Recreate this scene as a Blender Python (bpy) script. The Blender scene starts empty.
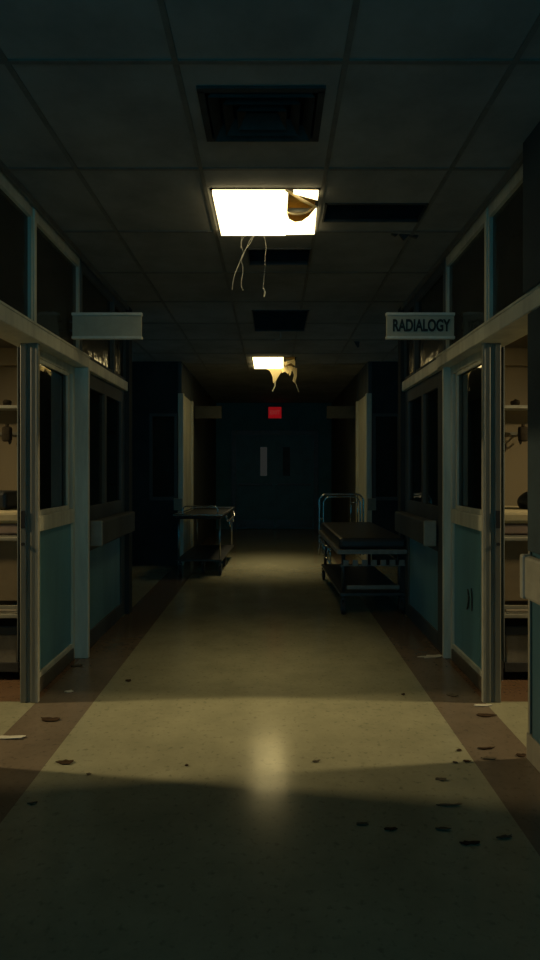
import bpy, bmesh, math, random
from mathutils import Vector, Matrix
random.seed(7)
PI = math.pi
scn = bpy.context.scene
COL = scn.collection
CAMZ = 1.32
H = 2.82            # ceiling height
WL, WR = 1.33, 1.20  # corridor half widths near the camera
FL, FR = 1.25, 1.33  # beyond the cross corridor

# ------------------------------------------------------------------ materials
MATS = {}
def mat(name, col, rough=0.6, metal=0.0, noise=0.25, scale=6.0, bump=0.0, spec=0.5, streak=False, dirt=None):
    m = bpy.data.materials.new(name); m.use_nodes = True
    nt = m.node_tree; b = nt.nodes['Principled BSDF']
    b.inputs['Roughness'].default_value = rough
    b.inputs['Metallic'].default_value = metal
    b.inputs['Specular IOR Level'].default_value = spec
    tc = nt.nodes.new('ShaderNodeTexCoord')
    mp = nt.nodes.new('ShaderNodeMapping')
    mp.inputs['Scale'].default_value = (1, 1, 0.15) if streak else (1, 1, 1)
    nt.links.new(tc.outputs['Object'], mp.inputs['Vector'])
    nz = nt.nodes.new('ShaderNodeTexNoise'); nz.inputs['Scale'].default_value = scale
    nz.inputs['Detail'].default_value = 5; nz.inputs['Roughness'].default_value = 0.65
    nt.links.new(mp.outputs[0], nz.inputs['Vector'])
    cr = nt.nodes.new('ShaderNodeValToRGB')
    d = dirt if dirt else tuple(c * (1 - noise) for c in col)
    cr.color_ramp.elements[0].position = 0.32; cr.color_ramp.elements[0].color = (*d, 1)
    cr.color_ramp.elements[1].position = 0.62; cr.color_ramp.elements[1].color = (*col, 1)
    nt.links.new(nz.outputs['Fac'], cr.inputs['Fac'])
    nt.links.new(cr.outputs['Color'], b.inputs['Base Color'])
    if bump:
        bp = nt.nodes.new('ShaderNodeBump'); bp.inputs['Strength'].default_value = bump
        bp.inputs['Distance'].default_value = 0.01
        nt.links.new(nz.outputs['Fac'], bp.inputs['Height']); nt.links.new(bp.outputs[0], b.inputs['Normal'])
    MATS[name] = m
    return m

def emis(name, col, strength):
    m = bpy.data.materials.new(name); m.use_nodes = True
    nt = m.node_tree; nt.nodes.clear()
    e = nt.nodes.new('ShaderNodeEmission'); e.inputs[0].default_value = (*col, 1); e.inputs[1].default_value = strength
    o = nt.nodes.new('ShaderNodeOutputMaterial'); nt.links.new(e.outputs[0], o.inputs[0])
    return m

def glass(name, tint, clear=0.5, rough=0.03, body=(0.02, 0.03, 0.03), bump=0.0):
    """dirty pane: fresnel gloss over a mix of see-through and grime"""
    m = bpy.data.materials.new(name); m.use_nodes = True
    nt = m.node_tree; nt.nodes.clear()
    N = nt.nodes.new; L = nt.links.new
    t = N('ShaderNodeBsdfTransparent'); t.inputs[0].default_value = (*tint, 1)
    d = N('ShaderNodeBsdfDiffuse'); d.inputs[0].default_value = (*body, 1)
    g = N('ShaderNodeBsdfGlossy'); g.inputs['Roughness'].default_value = rough
    nz = N('ShaderNodeTexNoise'); nz.inputs['Scale'].default_value = 5
    tc = N('ShaderNodeTexCoord'); L(tc.outputs['Object'], nz.inputs['Vector'])
    mr = N('ShaderNodeMapRange'); mr.inputs['From Min'].default_value = .3; mr.inputs['From Max'].default_value = .7
    mr.inputs['To Min'].default_value = max(0, clear - .15); mr.inputs['To Max'].default_value = min(1, clear + .15)
    L(nz.outputs['Fac'], mr.inputs['Value'])
    m1 = N('ShaderNodeMixShader'); L(mr.outputs[0], m1.inputs[0]); L(d.outputs[0], m1.inputs[1]); L(t.outputs[0], m1.inputs[2])
    fr = N('ShaderNodeFresnel'); fr.inputs[0].default_value = 1.5
    m2 = N('ShaderNodeMixShader'); L(fr.outputs[0], m2.inputs[0]); L(m1.outputs[0], m2.inputs[1]); L(g.outputs[0], m2.inputs[2])
    if bump:
        bp = N('ShaderNodeBump'); bp.inputs['Strength'].default_value = bump; bp.inputs['Distance'].default_value = .02
        n2 = N('ShaderNodeTexNoise'); n2.inputs['Scale'].default_value = 9
        L(tc.outputs['Object'], n2.inputs['Vector']); L(n2.outputs['Fac'], bp.inputs['Height'])
        L(bp.outputs[0], g.inputs['Normal'])
    o = N('ShaderNodeOutputMaterial'); L(m2.outputs[0], o.inputs[0])
    return m

M_frame = mat('painted_frame', (.62, .62, .49), .45, noise=.35, scale=7, bump=.1, streak=True)
M_jamb = mat('jamb_paint', (.22, .205, .15), .5, noise=.35, scale=7, bump=.1, streak=True)
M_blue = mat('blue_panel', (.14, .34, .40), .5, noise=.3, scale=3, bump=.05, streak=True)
M_blue_shaded = mat('shaded_blue_panel', (.03, .085, .11), .5, noise=.3, scale=3, bump=.05, streak=True)  # darker copy of the panel blue, the pier's shade put into it
M_end_gloom = mat('teal_gloom_wall', (.05, .19, .21), .7, noise=.3, scale=2)  # teal gloom of the corridor end put into the wall colour
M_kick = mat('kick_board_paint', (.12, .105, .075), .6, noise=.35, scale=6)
M_shade = mat('shaded_dark_wall', (.035, .045, .047), .85, noise=.4, scale=2, spec=.2)  # shade of the cross corridor put into a near-black wall colour
M_signshade = mat('shaded_sign', (.075, .08, .07), .8, noise=.3, scale=8, spec=.2)  # darker copy for the far signs, their dimness put into the colour
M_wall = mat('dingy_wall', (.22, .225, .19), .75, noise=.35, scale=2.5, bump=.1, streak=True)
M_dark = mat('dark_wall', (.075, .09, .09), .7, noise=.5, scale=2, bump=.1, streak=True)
M_rail = mat('crash_rail_vinyl', (.27, .26, .20), .5, noise=.25, scale=9)
M_tile = mat('ceiling_tile', (.26, .26, .235), .9, noise=.35, scale=1.8, bump=.25)
M_grid = mat('ceiling_grid', (.15, .15, .13), .6, noise=.3, scale=12)
M_black = mat('black_void', (.012, .014, .015), .8, noise=.2)
M_metal = mat('steel', (.45, .46, .45), .3, 1.0, noise=.35, scale=14)
M_chrome = mat('chrome_tube', (.62, .63, .6), .22, .9, noise=.3, scale=20)
M_dull_steel = mat('dull_steel', (.22, .22, .20), .55, .3, noise=.35, scale=14)
M_dmetal = mat('dark_steel', (.08, .085, .085), .45, .6, noise=.35, scale=14)
M_vent = mat('vent_metal', (.06, .055, .048), .9, .0, spec=.1, noise=.3, scale=10)
M_rubber = mat('black_rubber', (.015, .015, .015), .6, noise=.2)
M_vinyl = mat('black_vinyl', (.02, .025, .028), .45, noise=.3, scale=8, bump=.1)
M_sheet = mat('cream_sheet', (.50, .42, .24), .85, noise=.25, scale=9, bump=.2)
M_pad = mat('dull_mattress', (.26, .19, .15), .8, noise=.25, scale=9, bump=.2)
M_panel = mat('tan_bed_panel', (.22, .165, .09), .6, noise=.3, scale=3)
M_linen = mat('grey_linen', (.28, .24, .17), .9, noise=.3, scale=12, bump=.3)
M_box = mat('dark_blue_box', (.02, .035, .045), .6, noise=.3)
M_roomwall = mat('room_wall', (.34, .275, .165), .8, noise=.22, scale=1.6, bump=.05, streak=True)
M_unlit = mat('unlit_dark', (.03, .05, .055), .9, noise=.4, scale=3)  # dark colour put in for shade behind the glass and on the pier
M_sign = mat('sign_face', (.40, .38, .28), .6, noise=.2, scale=8)
M_signedge = mat('sign_edge', (.62, .62, .52), .45, noise=.2, scale=12)
M_letter = mat('sign_letter', (.012, .014, .012), .6, noise=.1)
M_leaf = mat('dead_leaf', (.045, .028, .016), .95, noise=.4, scale=30, bump=.2, spec=.05)
M_scrap = mat('paper_scrap', (.46, .44, .35), .85, noise=.25, scale=25, bump=.1)
M_dull = mat('dull_scrap', (.085, .07, .048), .95, spec=.1, noise=.3, scale=25, bump=.2)
M_shard = bpy.data.materials.new('lens_shard'); M_shard.use_nodes = True
_n = M_shard.node_tree; _n.nodes.clear()
_d = _n.nodes.new('ShaderNodeBsdfDiffuse'); _d.inputs[0].default_value = (.95, .86, .6, 1)
_t = _n.nodes.new('ShaderNodeBsdfTranslucent'); _t.inputs[0].default_value = (.95, .84, .55, 1)
_x = _n.nodes.new('ShaderNodeMixShader'); _o = _n.nodes.new('ShaderNodeOutputMaterial')
_n.links.new(_d.outputs[0], _x.inputs[1]); _n.links.new(_t.outputs[0], _x.inputs[2]); _n.links.new(_x.outputs[0], _o.inputs[0])
M_amber = mat('amber_lit_reflector', (.36, .24, .06), .45, .3, noise=.5, scale=12)  # amber glow inside the light housing put into the colour
M_wire = mat('pale_wire', (.36, .36, .30), .6, noise=.2)
M_glass = glass('window_glass', (.55, .65, .65), .45, .03, (.012, .02, .022))
M_transom = glass('transom_glass', (.5, .55, .5), .25, .12, (.035, .04, .035), bump=.25)
M_fillglass = glass('night_glass', (.95, .97, 1), .85, .02, (.02, .02, .02))  # pane of the added fill windows
LIGHTCOL = (1.0, .80, .42)
M_lens = emis('lit_lens', LIGHTCOL, 3.8)
M_lens_far = emis('lit_lens_far', (1.0, .78, .34), 6.0)
M_exit = emis('exit_red', (.50, .010, .014), .33)
M_exitl = emis('exit_letter', (.75, .10, .08), .22)
M_lamp = emis('room_lamp', (1.0, .72, .36), 5.0)
M_strip = emis('lit_door_window', (.75, .8, .72), .022)

# floor: cream centre, brown border strips, terracotta room floors
def floor_material():
    m = bpy.data.materials.new('vinyl_floor'); m.use_nodes = True
    nt = m.node_tree; N = nt.nodes.new; L = nt.links.new
    b = nt.nodes['Principled BSDF']
    geo = N('ShaderNodeTexCoord'); sx = N('ShaderNodeSeparateXYZ'); L(geo.outputs['Object'], sx.inputs[0])
    def mth(op, a, bb):
        n = N('ShaderNodeMath'); n.operation = op
        for i, v in enumerate((a, bb)):
            if v is None: continue
            if isinstance(v, (int, float)): n.inputs[i].default_value = v
            else: L(v, n.inputs[i])
        return n.outputs[0]
    X, Y = sx.outputs[0], sx.outputs[1]
    def band(v, a, c): return mth('MULTIPLY', mth('GREATER_THAN', v, a), mth('LESS_THAN', v, c))
    brown = mth('ADD', band(X, -WL - .01, -1.015), band(X, .915, WR + .01))
    inX = mth('ADD', mth('LESS_THAN', X, -WL - .01), mth('GREATER_THAN', X, WR + .01))
    room = mth('MULTIPLY', inX, band(Y, 3.42, 5.4))
    def mix(f, a, c):
        n = N('ShaderNodeMix'); n.data_type = 'RGBA'; L(f, n.inputs[0])
        for i, v in ((6, a), (7, c)):
            if isinstance(v, tuple): n.inputs[i].default_value = (*v, 1)
            else: L(v, n.inputs[i])
        return n.outputs[2]
    c = mix(brown, (.27, .262, .17), (.15, .118, .082))
    c = mix(room, c, (.15, .088, .048))
    nz = N('ShaderNodeTexNoise'); nz.inputs['Scale'].default_value = 3.2; nz.inputs['Detail'].default_value = 8
    nz.inputs['Roughness'].default_value = .7
    L(geo.outputs['Object'], nz.inputs['Vector'])
    mr = N('ShaderNodeMapRange'); mr.inputs['From Min'].default_value = .3; mr.inputs['From Max'].default_value = .65
    mr.inputs['To Min'].default_value = .72; mr.inputs['To Max'].default_value = 1.0
    L(nz.outputs['Fac'], mr.inputs['Value'])
    # fine speckle of dirt
    nz2 = N('ShaderNodeTexNoise'); nz2.inputs['Scale'].default_value = 38; nz2.inputs['Detail'].default_value = 3
    L(geo.outputs['Object'], nz2.inputs['Vector'])
    mr2 = N('ShaderNodeMapRange'); mr2.inputs['From Min'].default_value = .28; mr2.inputs['From Max'].default_value = .42
    mr2.inputs['To Min'].default_value = .7; mr2.inputs['To Max'].default_value = 1.0
    L(nz2.outputs['Fac'], mr2.inputs['Value'])
    f = mth('MULTIPLY', mr.outputs[0], mr2.outputs[0])
    mm = N('ShaderNodeVectorMath'); mm.operation = 'SCALE'; L(c, mm.inputs[0]); L(f, mm.inputs['Scale'])
    L(mm.outputs[0], b.inputs['Base Color'])
    rr = N('ShaderNodeMapRange'); rr.inputs['To Min'].default_value = .24; rr.inputs['To Max'].default_value = .10
    L(nz.outputs['Fac'], rr.inputs['Value']); L(rr.outputs[0], b.inputs['Roughness'])
    bp = N('ShaderNodeBump'); bp.inputs['Strength'].default_value = .06; bp.inputs['Distance'].default_value = .01
    L(nz.outputs['Fac'], bp.inputs['Height']); L(bp.outputs[0], b.inputs['Normal'])
    b.inputs['Specular IOR Level'].default_value = .5
    return m
M_floor = floor_material()

# ------------------------------------------------------------------ mesh helpers
class MB:
    def __init__(s): s.bm = bmesh.new()
    def box(s, x0, x1, y0, y1, z0, z1, bev=0.0):
        if x1 < x0: x0, x1 = x1, x0
        if y1 < y0: y0, y1 = y1, y0
        if z1 < z0: z0, z1 = z1, z0
        vs = [s.bm.verts.new(p) for p in ((x0,y0,z0),(x1,y0,z0),(x1,y1,z0),(x0,y1,z0),(x0,y0,z1),(x1,y0,z1),(x1,y1,z1),(x0,y1,z1))]
        fs = [s.bm.faces.new([vs[i] for i in q]) for q in ((0,3,2,1),(4,5,6,7),(0,1,5,4),(1,2,6,5),(2,3,7,6),(3,0,4,7))]
        if bev > 0:
            es = list({e for f in fs for e in f.edges})
            bmesh.ops.bevel(s.bm, geom=es, offset=bev, segments=2, affect='EDGES', profile=.5)
        return s
    def tube(s, pts, r, n=8, cap=True):
        pts = [Vector(p) for p in pts]; rings = []
        for i, p in enumerate(pts):
            t = (pts[min(i+1, len(pts)-1)] - pts[max(i-1, 0)]).normalized()
            up = Vector((0,0,1)) if abs(t.z) < .9 else Vector((0,1,0))
            a = t.cross(up).normalized(); b = t.cross(a).normalized()
            rr = r[i] if isinstance(r, (list, tuple)) else r
            rings.append([s.bm.verts.new(p + (a*math.cos(k*2*PI/n) + b*math.sin(k*2*PI/n))*rr) for k in range(n)])
        for i in range(len(rings)-1):
            for k in range(n):
                s.bm.faces.new((rings[i][k], rings[i][(k+1)%n], rings[i+1][(k+1)%n], rings[i+1][k]))
        if cap:
            s.bm.faces.new(rings[0][::-1]); s.bm.faces.new(rings[-1])
        return s
    def cyl(s, c, axis, r, h, n=20):
        c = Vector(c); a = Vector(axis).normalized()
        return s.tube([c - a*h/2, c + a*h/2], r, n)
    def poly(s, pts, th):
        """extrude a polygon down by th (vector)"""
        th = Vector(th)
        a = [s.bm.verts.new(Vector(p)) for p in pts]; b = [s.bm.verts.new(Vector(p) + th) for p in pts]
        s.bm.faces.new(a); s.bm.faces.new(b[::-1])
        n = len(a)
        for i in range(n): s.bm.faces.new((a[i], b[i], b[(i+1)%n], a[(i+1)%n]))
        return s
    def rot(s, m):
        bmesh.ops.transform(s.bm, matrix=m, verts=s.bm.verts); return s
    def build(s, name, material, parent=None, smooth=False, loc=None):
        bmesh.ops.recalc_face_normals(s.bm, faces=s.bm.faces)
        me = bpy.data.meshes.new(name); s.bm.to_mesh(me); s.bm.free()
        me.materials.append(material)
        if smooth:
            for p in me.polygons: p.use_smooth = True
        o = bpy.data.objects.new(name, me); COL.objects.link(o)
        if parent: o.parent = parent
        if loc: o.location = loc
        return o

def recenter(o):
    """origin to the base centre of the mesh"""
    me = o.data
    xs = [v.co.x for v in me.vertices]; ys = [v.co.y for v in me.vertices]; zs = [v.co.z for v in me.vertices]
    c = Vector(((min(xs)+max(xs))/2, (min(ys)+max(ys))/2, min(zs)))
    me.transform(Matrix.Translation(-c)); o.location = o.location + c
    return o
def tag(o, label, cat, group=None, kind=None):
    if label: o['label'] = label
    if cat: o['category'] = cat
    if group: o['group'] = group
    if kind: o['kind'] = kind
    return o
def struct(o, label, cat):
    return tag(o, label, cat, kind='structure')
def empty(name, loc, rz=0, label=None, cat=None, group=None, kind=None):
    o = bpy.data.objects.new(name, None); COL.objects.link(o)
    o.empty_display_size = .1
    o.location = loc; o.rotation_euler = (0, 0, rz)
    return tag(o, label, cat, group, kind)
def curvepts(ctrl, n=14):
    """Catmull-Rom through control points"""
    P = [Vector(p) for p in ctrl]; P = [P[0]] + P + [P[-1]]; out = []
    for i in range(1, len(P)-2):
        for k in range(n):
            t = k/n
            out.append(.5*((2*P[i]) + (-P[i-1]+P[i+1])*t + (2*P[i-1]-5*P[i]+4*P[i+1]-P[i+2])*t*t + (-P[i-1]+3*P[i]-3*P[i+1]+P[i+2])*t**3))
    out.append(P[-2]); return out
def cpt(px, py, z=H):        # a point on the ceiling plane seen at a pixel of the plan sketch
    D = 600*(z-CAMZ)/(470-py); return ((px-272)*D/600, D)
def fpt(px, py):             # a point on the floor
    D = 600*CAMZ/(py-470); return ((px-272)*D/600, D)

# ------------------------------------------------------------------ floor, ceiling, shell
XO = 5.6
END = 13.4
BACK = -1.2  # end left open close behind the viewer to let teal fill in
f = MB().box(-XO, XO, BACK, END+.3, -.12, 0).build('floor', M_floor)
struct(f, 'worn glossy cream vinyl corridor floor with brown border strips', 'floor')

L1 = (-.33, .26, 3.19, 3.78)
L2 = (-.268, .325, 7.95, 8.78)
VENT = (-.275, .19, 2.36, 2.70)
HOLE = (-.17, .27, 4.05, 4.37)
HOLE2 = (-.19, .35, 5.62, 6.45)
GRILLE = (.30, .885, 3.37, 3.62)
holes = [L1, L2, VENT, HOLE, HOLE2, GRILLE]
gx = [-3.455+i*.62 for i in range(12)]
gx = [-XO] + [-.975-.62*k for k in range(6, 0, -1)] + [-.975, -.355, .27, .89, 1.51, 2.13, 2.75, 3.37, 3.99] + [XO]
gy = [2.985 + .785*k for k in range(-8, 14)]
lx = sorted(set(gx + [h[i] for h in holes for i in (0, 1)]))
ly = sorted(set([BACK, END+.3] + gy + [h[i] for h in holes for i in (2, 3)]))
c = MB()
vc = {}
def cv(x, y, z):
    k = (round(x,4), round(y,4), z)
    if k not in vc: vc[k] = c.bm.verts.new((x, y, z))
    return vc[k]
for i in range(len(lx)-1):
    for j in range(len(ly)-1):
        mx, my = (lx[i]+lx[i+1])/2, (ly[j]+ly[j+1])/2
        if any(h[0] < mx < h[1] and h[2] < my < h[3] for h in holes): continue
        for z in (H, H+.02):
            c.bm.faces.new((cv(lx[i],ly[j],z), cv(lx[i+1],ly[j],z), cv(lx[i+1],ly[j+1],z), cv(lx[i],ly[j+1],z)))
ceil = c.build('ceiling', M_tile)
struct(ceil, 'stained suspended ceiling of large grey mineral tiles', 'ceiling')
g = MB()
for x in gx[1:-1]:
    y0 = BACK
    cuts = sorted([(h[2]-.012, h[3]+.012) for h in holes if h[0]+.02 < x < h[1]-.02])
    for a, b in cuts: g.box(x-.011, x+.011, y0, a, H-.006, H-.0005); y0 = b
    g.box(x-.011, x+.011, y0, 9.0, H-.006, H-.0005)
for y in gy:
    if y > 9 or y < BACK: continue
    x0 = -XO
    cuts = sorted([(h[0], h[1]) for h in holes if h[2]-.01 < y < h[3]+.01 and h[3]-h[2] > .3])
    for a, b in cuts: g.box(x0, a, y-.011, y+.011, H-.0055, H-.0007); x0 = b
    g.box(x0, XO, y-.011, y+.011, H-.0055, H-.0007)
grid = g.build('trim_1', M_grid)
struct(grid, 'thin metal grid bars between the ceiling tiles', 'ceiling grid')
r = MB().box(-XO, XO, BACK, END+.3, 3.3, 3.4).build('ceiling', M_black)
struct(r, 'dark concrete slab above the ceiling tiles, seen through its holes', 'slab')

# ------------------------------------------------------------------ outer walls of rooms and cross corridor
def wallbox(name, label, x0, x1, y0, y1, m=None, z0=0, z1=H, lab2='wall'):
    o = MB().box(x0, x1, y0, y1, z0, z1).build(name, m or M_wall)
    return struct(o, label, lab2)

def side(s, W, F):
    sd = 'left' if s < 0 else 'right'
    X = lambda w: s*w
    pp = .045 if s < 0 else 0.0
    po = .04
    # ---- room shell
    wallbox('wall_%s' % sd, 'tan back wall of the %s side room behind the bed' % sd, X(W+.13), X(XO), 4.85, 4.95, M_roomwall)
    wallbox('wall_%s' % sd, 'outer wall of the %s side room' % sd, X(XO), X(XO+.1), 1.0, 5.6, M_roomwall)
    wallbox('wall_%s' % sd, 'near wall of the %s side room' % sd, X(W+.13), X(XO), .9, 1.0, M_roomwall)
    wallbox('wall_%s' % sd, '%s corridor wall behind the viewer' % sd, X(W), X(W+.13), BACK, 1.0)
    # ---- wall piece before the doorway
    wallbox('wall_%s' % sd, '%s corridor wall before the doorway' % sd, X(W), X(W+.12), 1.0, 2.62, M_wall, 0, 2.04)
    # near jamb
    o = MB().box(X(W-.005), X(W+.125), 2.62, 2.68, 0, 2.04, .004).build('trim_2', M_jamb)
    struct(o, 'near door jamb of the %s doorway' % sd, 'door jamb')
    # ---- far jamb facing the viewer: ribs and stop
    j = empty('trim_3', (X(W+.06), 3.42, 0), label='painted metal door jamb at the far side of the %s doorway' % sd, cat='door jamb', kind='structure')
    def rel(o, p=j):
        o.data.transform(Matrix.Translation(-p.location)); o.parent = p; return o
    m = MB().box(X(W), X(W+.04), 3.40, 3.43, 0, 2.04, .005).box(X(W+.04), X(W+.062), 3.41, 3.43, 0, 2.04).box(X(W+.062), X(W+.10), 3.402, 3.46, 0, 2.04, .005)
    rel(m.build('jamb_post', M_jamb))
    rel(MB().box(X(W-.004), X(W+.008), 3.396, 3.428, 0, 2.04, .003).build('edge_bead', M_rail))
    rel(MB().box(X(W+.068), X(W+.094), 3.397, 3.403, .99, 1.09, .002).cyl((X(W+.081), 3.398, .90), (0, 1, 0), .010, .012, 10).build('strike_plate', M_rubber))
    # ---- lintel beam
    o = MB().box(X(W-.03), X(W+.16), 1.0, 4.28, 2.04, 2.125, .006).box(X(W-.035), X(W-.02), 1.0, 4.28, 2.118, 2.13).build('trim_4', M_frame)
    struct(o, 'cream lintel beam running over the doorway and window on the %s' % sd, 'lintel')
    # ---- tall glazed panel with blue lower half
    y0, y1 = 3.43, 4.20
    w = empty('window_1', (X(W+.05), (y0+y1)/2, 0), label='tall glazed wall panel with blue lower half, %s of the corridor' % sd, cat='window', kind='structure')
    fr = MB()
    a, b = X(W+po+.01), X(W+po+.06)
    fr.box(a, b, y0, y0+.035, 0, 2.04, .004).box(a, b, y1-.04, y1, 0, 2.04, .004)
    fr.box(a, b, y0+.035, y1-.04, 1.985, 2.04, .004).box(X(W+po), b, y0+.035, y1-.04, .955, 1.05, .006)
    fr.box(a, b, y0+.035, y1-.04, .083, .115, .004)
    rel(fr.build('frame', M_frame), w)
    kb = rel(MB().box(X(W+po+.006), b, y0+.03, y1-.03, 0, .082, .004).build('kick_board', M_kick), w)
    kb['label'] = 'dark kick board along the floor'
    sash = MB()
    for (p, q, z0, z1) in ((y0+.035, y0+.055, 1.05, 1.985), (y1-.13, y1-.10, 1.05, 1.985), (y0+.055, y1-.13, 1.05, 1.08), (y0+.055, y1-.13, 1.96, 1.985)):
        sash.box(X(W+po+.015), X(W+po+.03), p, q, z0, z1, .003)
    rel(sash.build('sash', M_frame), w)
    pm = MB(); xa_, xb_ = W+po+.022, W+po+.022+.032*(y1-y0-.08)
    pm.poly([(X(xa_), y0+.035, 1.05), (X(xb_), y1-.04, 1.05), (X(xb_), y1-.04, 1.985), (X(xa_), y0+.035, 1.985)], (X(.005), 0, 0))
    rel(pm.build('pane', M_glass), w)
    bp = rel(MB().box(X(W+po+.025), X(W+po+.045), y0+.035, y1-.04, .115, .955).build('lower_panel', M_blue), w)
    bp['label'] = 'blue painted lower panel'
    if s > 0:
        k = MB(); 
        k.tube(curvepts([(X(W+po+.024), 3.87, .55), (X(W+po+.020), 3.84, .50), (X(W+po+.020), 3.86, .44), (X(W+po+.024), 3.89, .42)], 6), .006, 6)
        k.tube(curvepts([(X(W+po+.024), 3.80, .57), (X(W+po+.020), 3.78, .50), (X(W+po+.024), 3.79, .43)], 6), .006, 6)
        mk = rel(k.build('scratch_mark', M_dmetal), w); mk['label'] = 'dark curved gouges in the blue panel'
    # folded sheet added behind the glass to keep the window dark
    cm = MB(); n = 40
    pts = [(X(W+.145 + .014*math.sin(i*1.15)), 3.50+i*(.68/n)) for i in range(n+1)]
    va = [(cm.bm.verts.new((x, y, .2)), cm.bm.verts.new((x, y, 2.2)), cm.bm.verts.new((x+s*.006, y, .2)), cm.bm.verts.new((x+s*.006, y, 2.2))) for x, y in pts]
    for i in range(n):
        for p, q in ((0, 1), (2, 3)): cm.bm.faces.new((va[i][p], va[i+1][p], va[i+1][q], va[i][q]))
        for p, q in ((0, 2), (1, 3)): cm.bm.faces.new((va[i][p], va[i+1][p], va[i+1][q], va[i][q]))
    cu = recenter(cm.build('added_sheet', M_unlit, smooth=True))
    tag(cu, 'dark sheet added behind the tall glass panel on the %s' % sd, 'added_sheet')
    # ---- post between the glazed panel and the darker bay
    o = MB().box(X(W-pp), X(W+.075), 4.20, 4.235, 0, 2.04, .006).box(X(W-pp+.02), X(W+.12), 4.235, 4.28, 0, 2.04).build('trim_5', M_frame)
    struct(o, 'cream square post just past the glazed panel on the %s' % sd, 'post')
    # ---- transom windows above the lintel
    edges = [1.9, 2.62, 3.36, 4.18, 5.05, 5.5]
    for i in range(len(edges)-1):
        a0, a1 = edges[i], edges[i+1]
        t = empty('window_%d' % (i+2), (X(W+.04), (a0+a1)/2, 2.125), label='dark transom window above the %s lintel, bay %s' % (sd, ('nearest', 'over the doorway', 'over the glazed panel', 'past the sign', 'farthest')[i]), cat='window', kind='structure')
        zb = 2.125
        rel(MB().box(X(W), X(W+.05), a0, a0+.035, zb, H, .003).box(X(W+.01), X(W+.05), a1-.02, a1, zb, H).box(X(W+.008), X(W+.05), a0+.035, a1-.02, H-.09, H).box(X(W+.008), X(W+.05), a0+.035, a1-.02, zb, zb+.03).build('frame', M_frame if i < 3 else M_dark), t)
        rel(MB().box(X(W+.03), X(W+.036), a0+.035, a1-.02, zb+.03, H-.09).build('pane', M_transom), t)
    wallbox('wall_%s' % sd, 'upper %s corridor wall behind the viewer' % sd, X(W), X(W+.12), 1.0, 1.9, M_wall, 2.04, H)
    # ceiling edge trim
    o = MB().box(X(W-.02), X(W+.0), 1.0, 5.5, H-.035, H-.001).build('trim_6', M_grid)
    struct(o, 'dark edge trim where the ceiling meets the %s wall' % sd, 'trim')
    # ---- dark bay with door
    o = MB().box(X(W-.01), X(W+.12), 4.28, 5.5, 2.04, 2.125, .005).build('trim_7', M_frame)
    struct(o, 'duller far stretch of lintel over the closed door on the %s' % sd, 'lintel')
    d = empty('door_1', (X(W+.05), 4.9, 0), label='closed half glazed blue door in the dark bay, %s side' % sd, cat='door', kind='structure')
    dm = MB(); a, b = X(W+.02), X(W+.065)
    dm.box(a, b, 4.28, 4.42, 0, 2.04, .004).box(a, b, 5.38, 5.5, 0, 2.04, .004).box(a, b, 4.42, 5.38, 1.93, 2.04).box(a, b, 4.42, 5.38, .72, 1.05).box(a, b, 4.42, 5.38, 0, .12).box(a, b, 4.84, 4.90, 1.05, 1.93)
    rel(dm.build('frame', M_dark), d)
    rel(MB().box(X(W+.04), X(W+.046), 4.42, 5.38, 1.05, 1.93).build('pane', M_glass), d)
    rel(MB().box(X(W+.035), X(W+.05), 4.42, 5.38, .12, .72).build('lower_panel', M_blue), d)
    cr = empty('crash_rail', (X(W-.01), 4.9, .76), label='wall crash rail beside the post on the %s' % sd, cat='rail')
    rel(MB().box(X(W-.085), X(W+.005), 4.41, 5.46, .765, .945, .012).build('rail', M_dark), cr)
    rel(MB().box(X(W-.09), X(W+.005), 4.385, 4.41, .76, .95, .010).build('end_cap', M_rail), cr)
    for yy in (4.5, 5.3): rel(MB().box(X(W+.005), X(W+.02), yy, yy+.04, .8, .9).build('bracket', M_dmetal), cr)
    # back of the dark bay / corner to the cross corridor
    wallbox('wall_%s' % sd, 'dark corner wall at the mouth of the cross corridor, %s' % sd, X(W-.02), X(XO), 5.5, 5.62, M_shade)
    # ---- cross corridor
    ew = MB().box(X(4.6), X(4.7), 5.62, 5.85, 0, H).box(X(4.6), X(4.7), 8.07, 8.3, 0, H).box(X(4.6), X(4.7), 5.85, 8.07, 0, .75).box(X(4.6), X(4.7), 5.85, 8.07, 2.45, H)
    struct(ew.build('wall_%s' % sd, M_dark), 'dark end wall of the cross corridor on the %s' % sd, 'wall')
    t = empty('window_8', (X(4.65), 6.96, .75), label='unseen window added for cool fill at the %s end of the cross corridor' % sd, cat='window', kind='structure')  # added opening that lets teal fill into the cross corridor
    rel(MB().box(X(4.61), X(4.66), 5.85, 5.90, .75, 2.45).box(X(4.61), X(4.66), 8.02, 8.07, .75, 2.45).box(X(4.61), X(4.66), 6.93, 6.98, .80, 2.40).box(X(4.61), X(4.66), 5.9, 8.02, .75, .80).box(X(4.61), X(4.66), 5.9, 8.02, 2.40, 2.45).build('frame', M_frame), t)
    rel(MB().box(X(4.63), X(4.634), 5.9, 8.02, .80, 2.40).build('pane', M_fillglass), t)
    wallbox('wall_%s' % sd, 'dark far wall of the cross corridor on the %s' % sd, X(F+.05), X(XO), 8.30, 8.36, M_shade)
    # ---- far section of corridor wall: posts, glazed panel, sign, dark wall
    struct(MB().box(X(F-.03), X(F+.05), 8.28, 8.36, 0, 2.38, .008).build('trim_8', M_frame), 'pale lit post at the far corner of the cross corridor, %s' % sd, 'post')
    struct(MB().box(X(F-.03), X(F+.02), 9.25, 9.33, 0, 2.38, .005).build('trim_9', M_frame), 'pale narrow post farther down the corridor on the %s' % sd, 'post')
    wallbox('wall_%s' % sd, 'cream lit stretch of wall between the two far posts, %s' % sd, X(F), X(F+.06), 8.36, 9.25, M_frame, 0, 2.38)
    t = empty('window_7', (X(F+.25), 8.28, 0), label='narrow dark window facing the viewer beside the far corner post, %s' % sd, cat='window', kind='structure')
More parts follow.
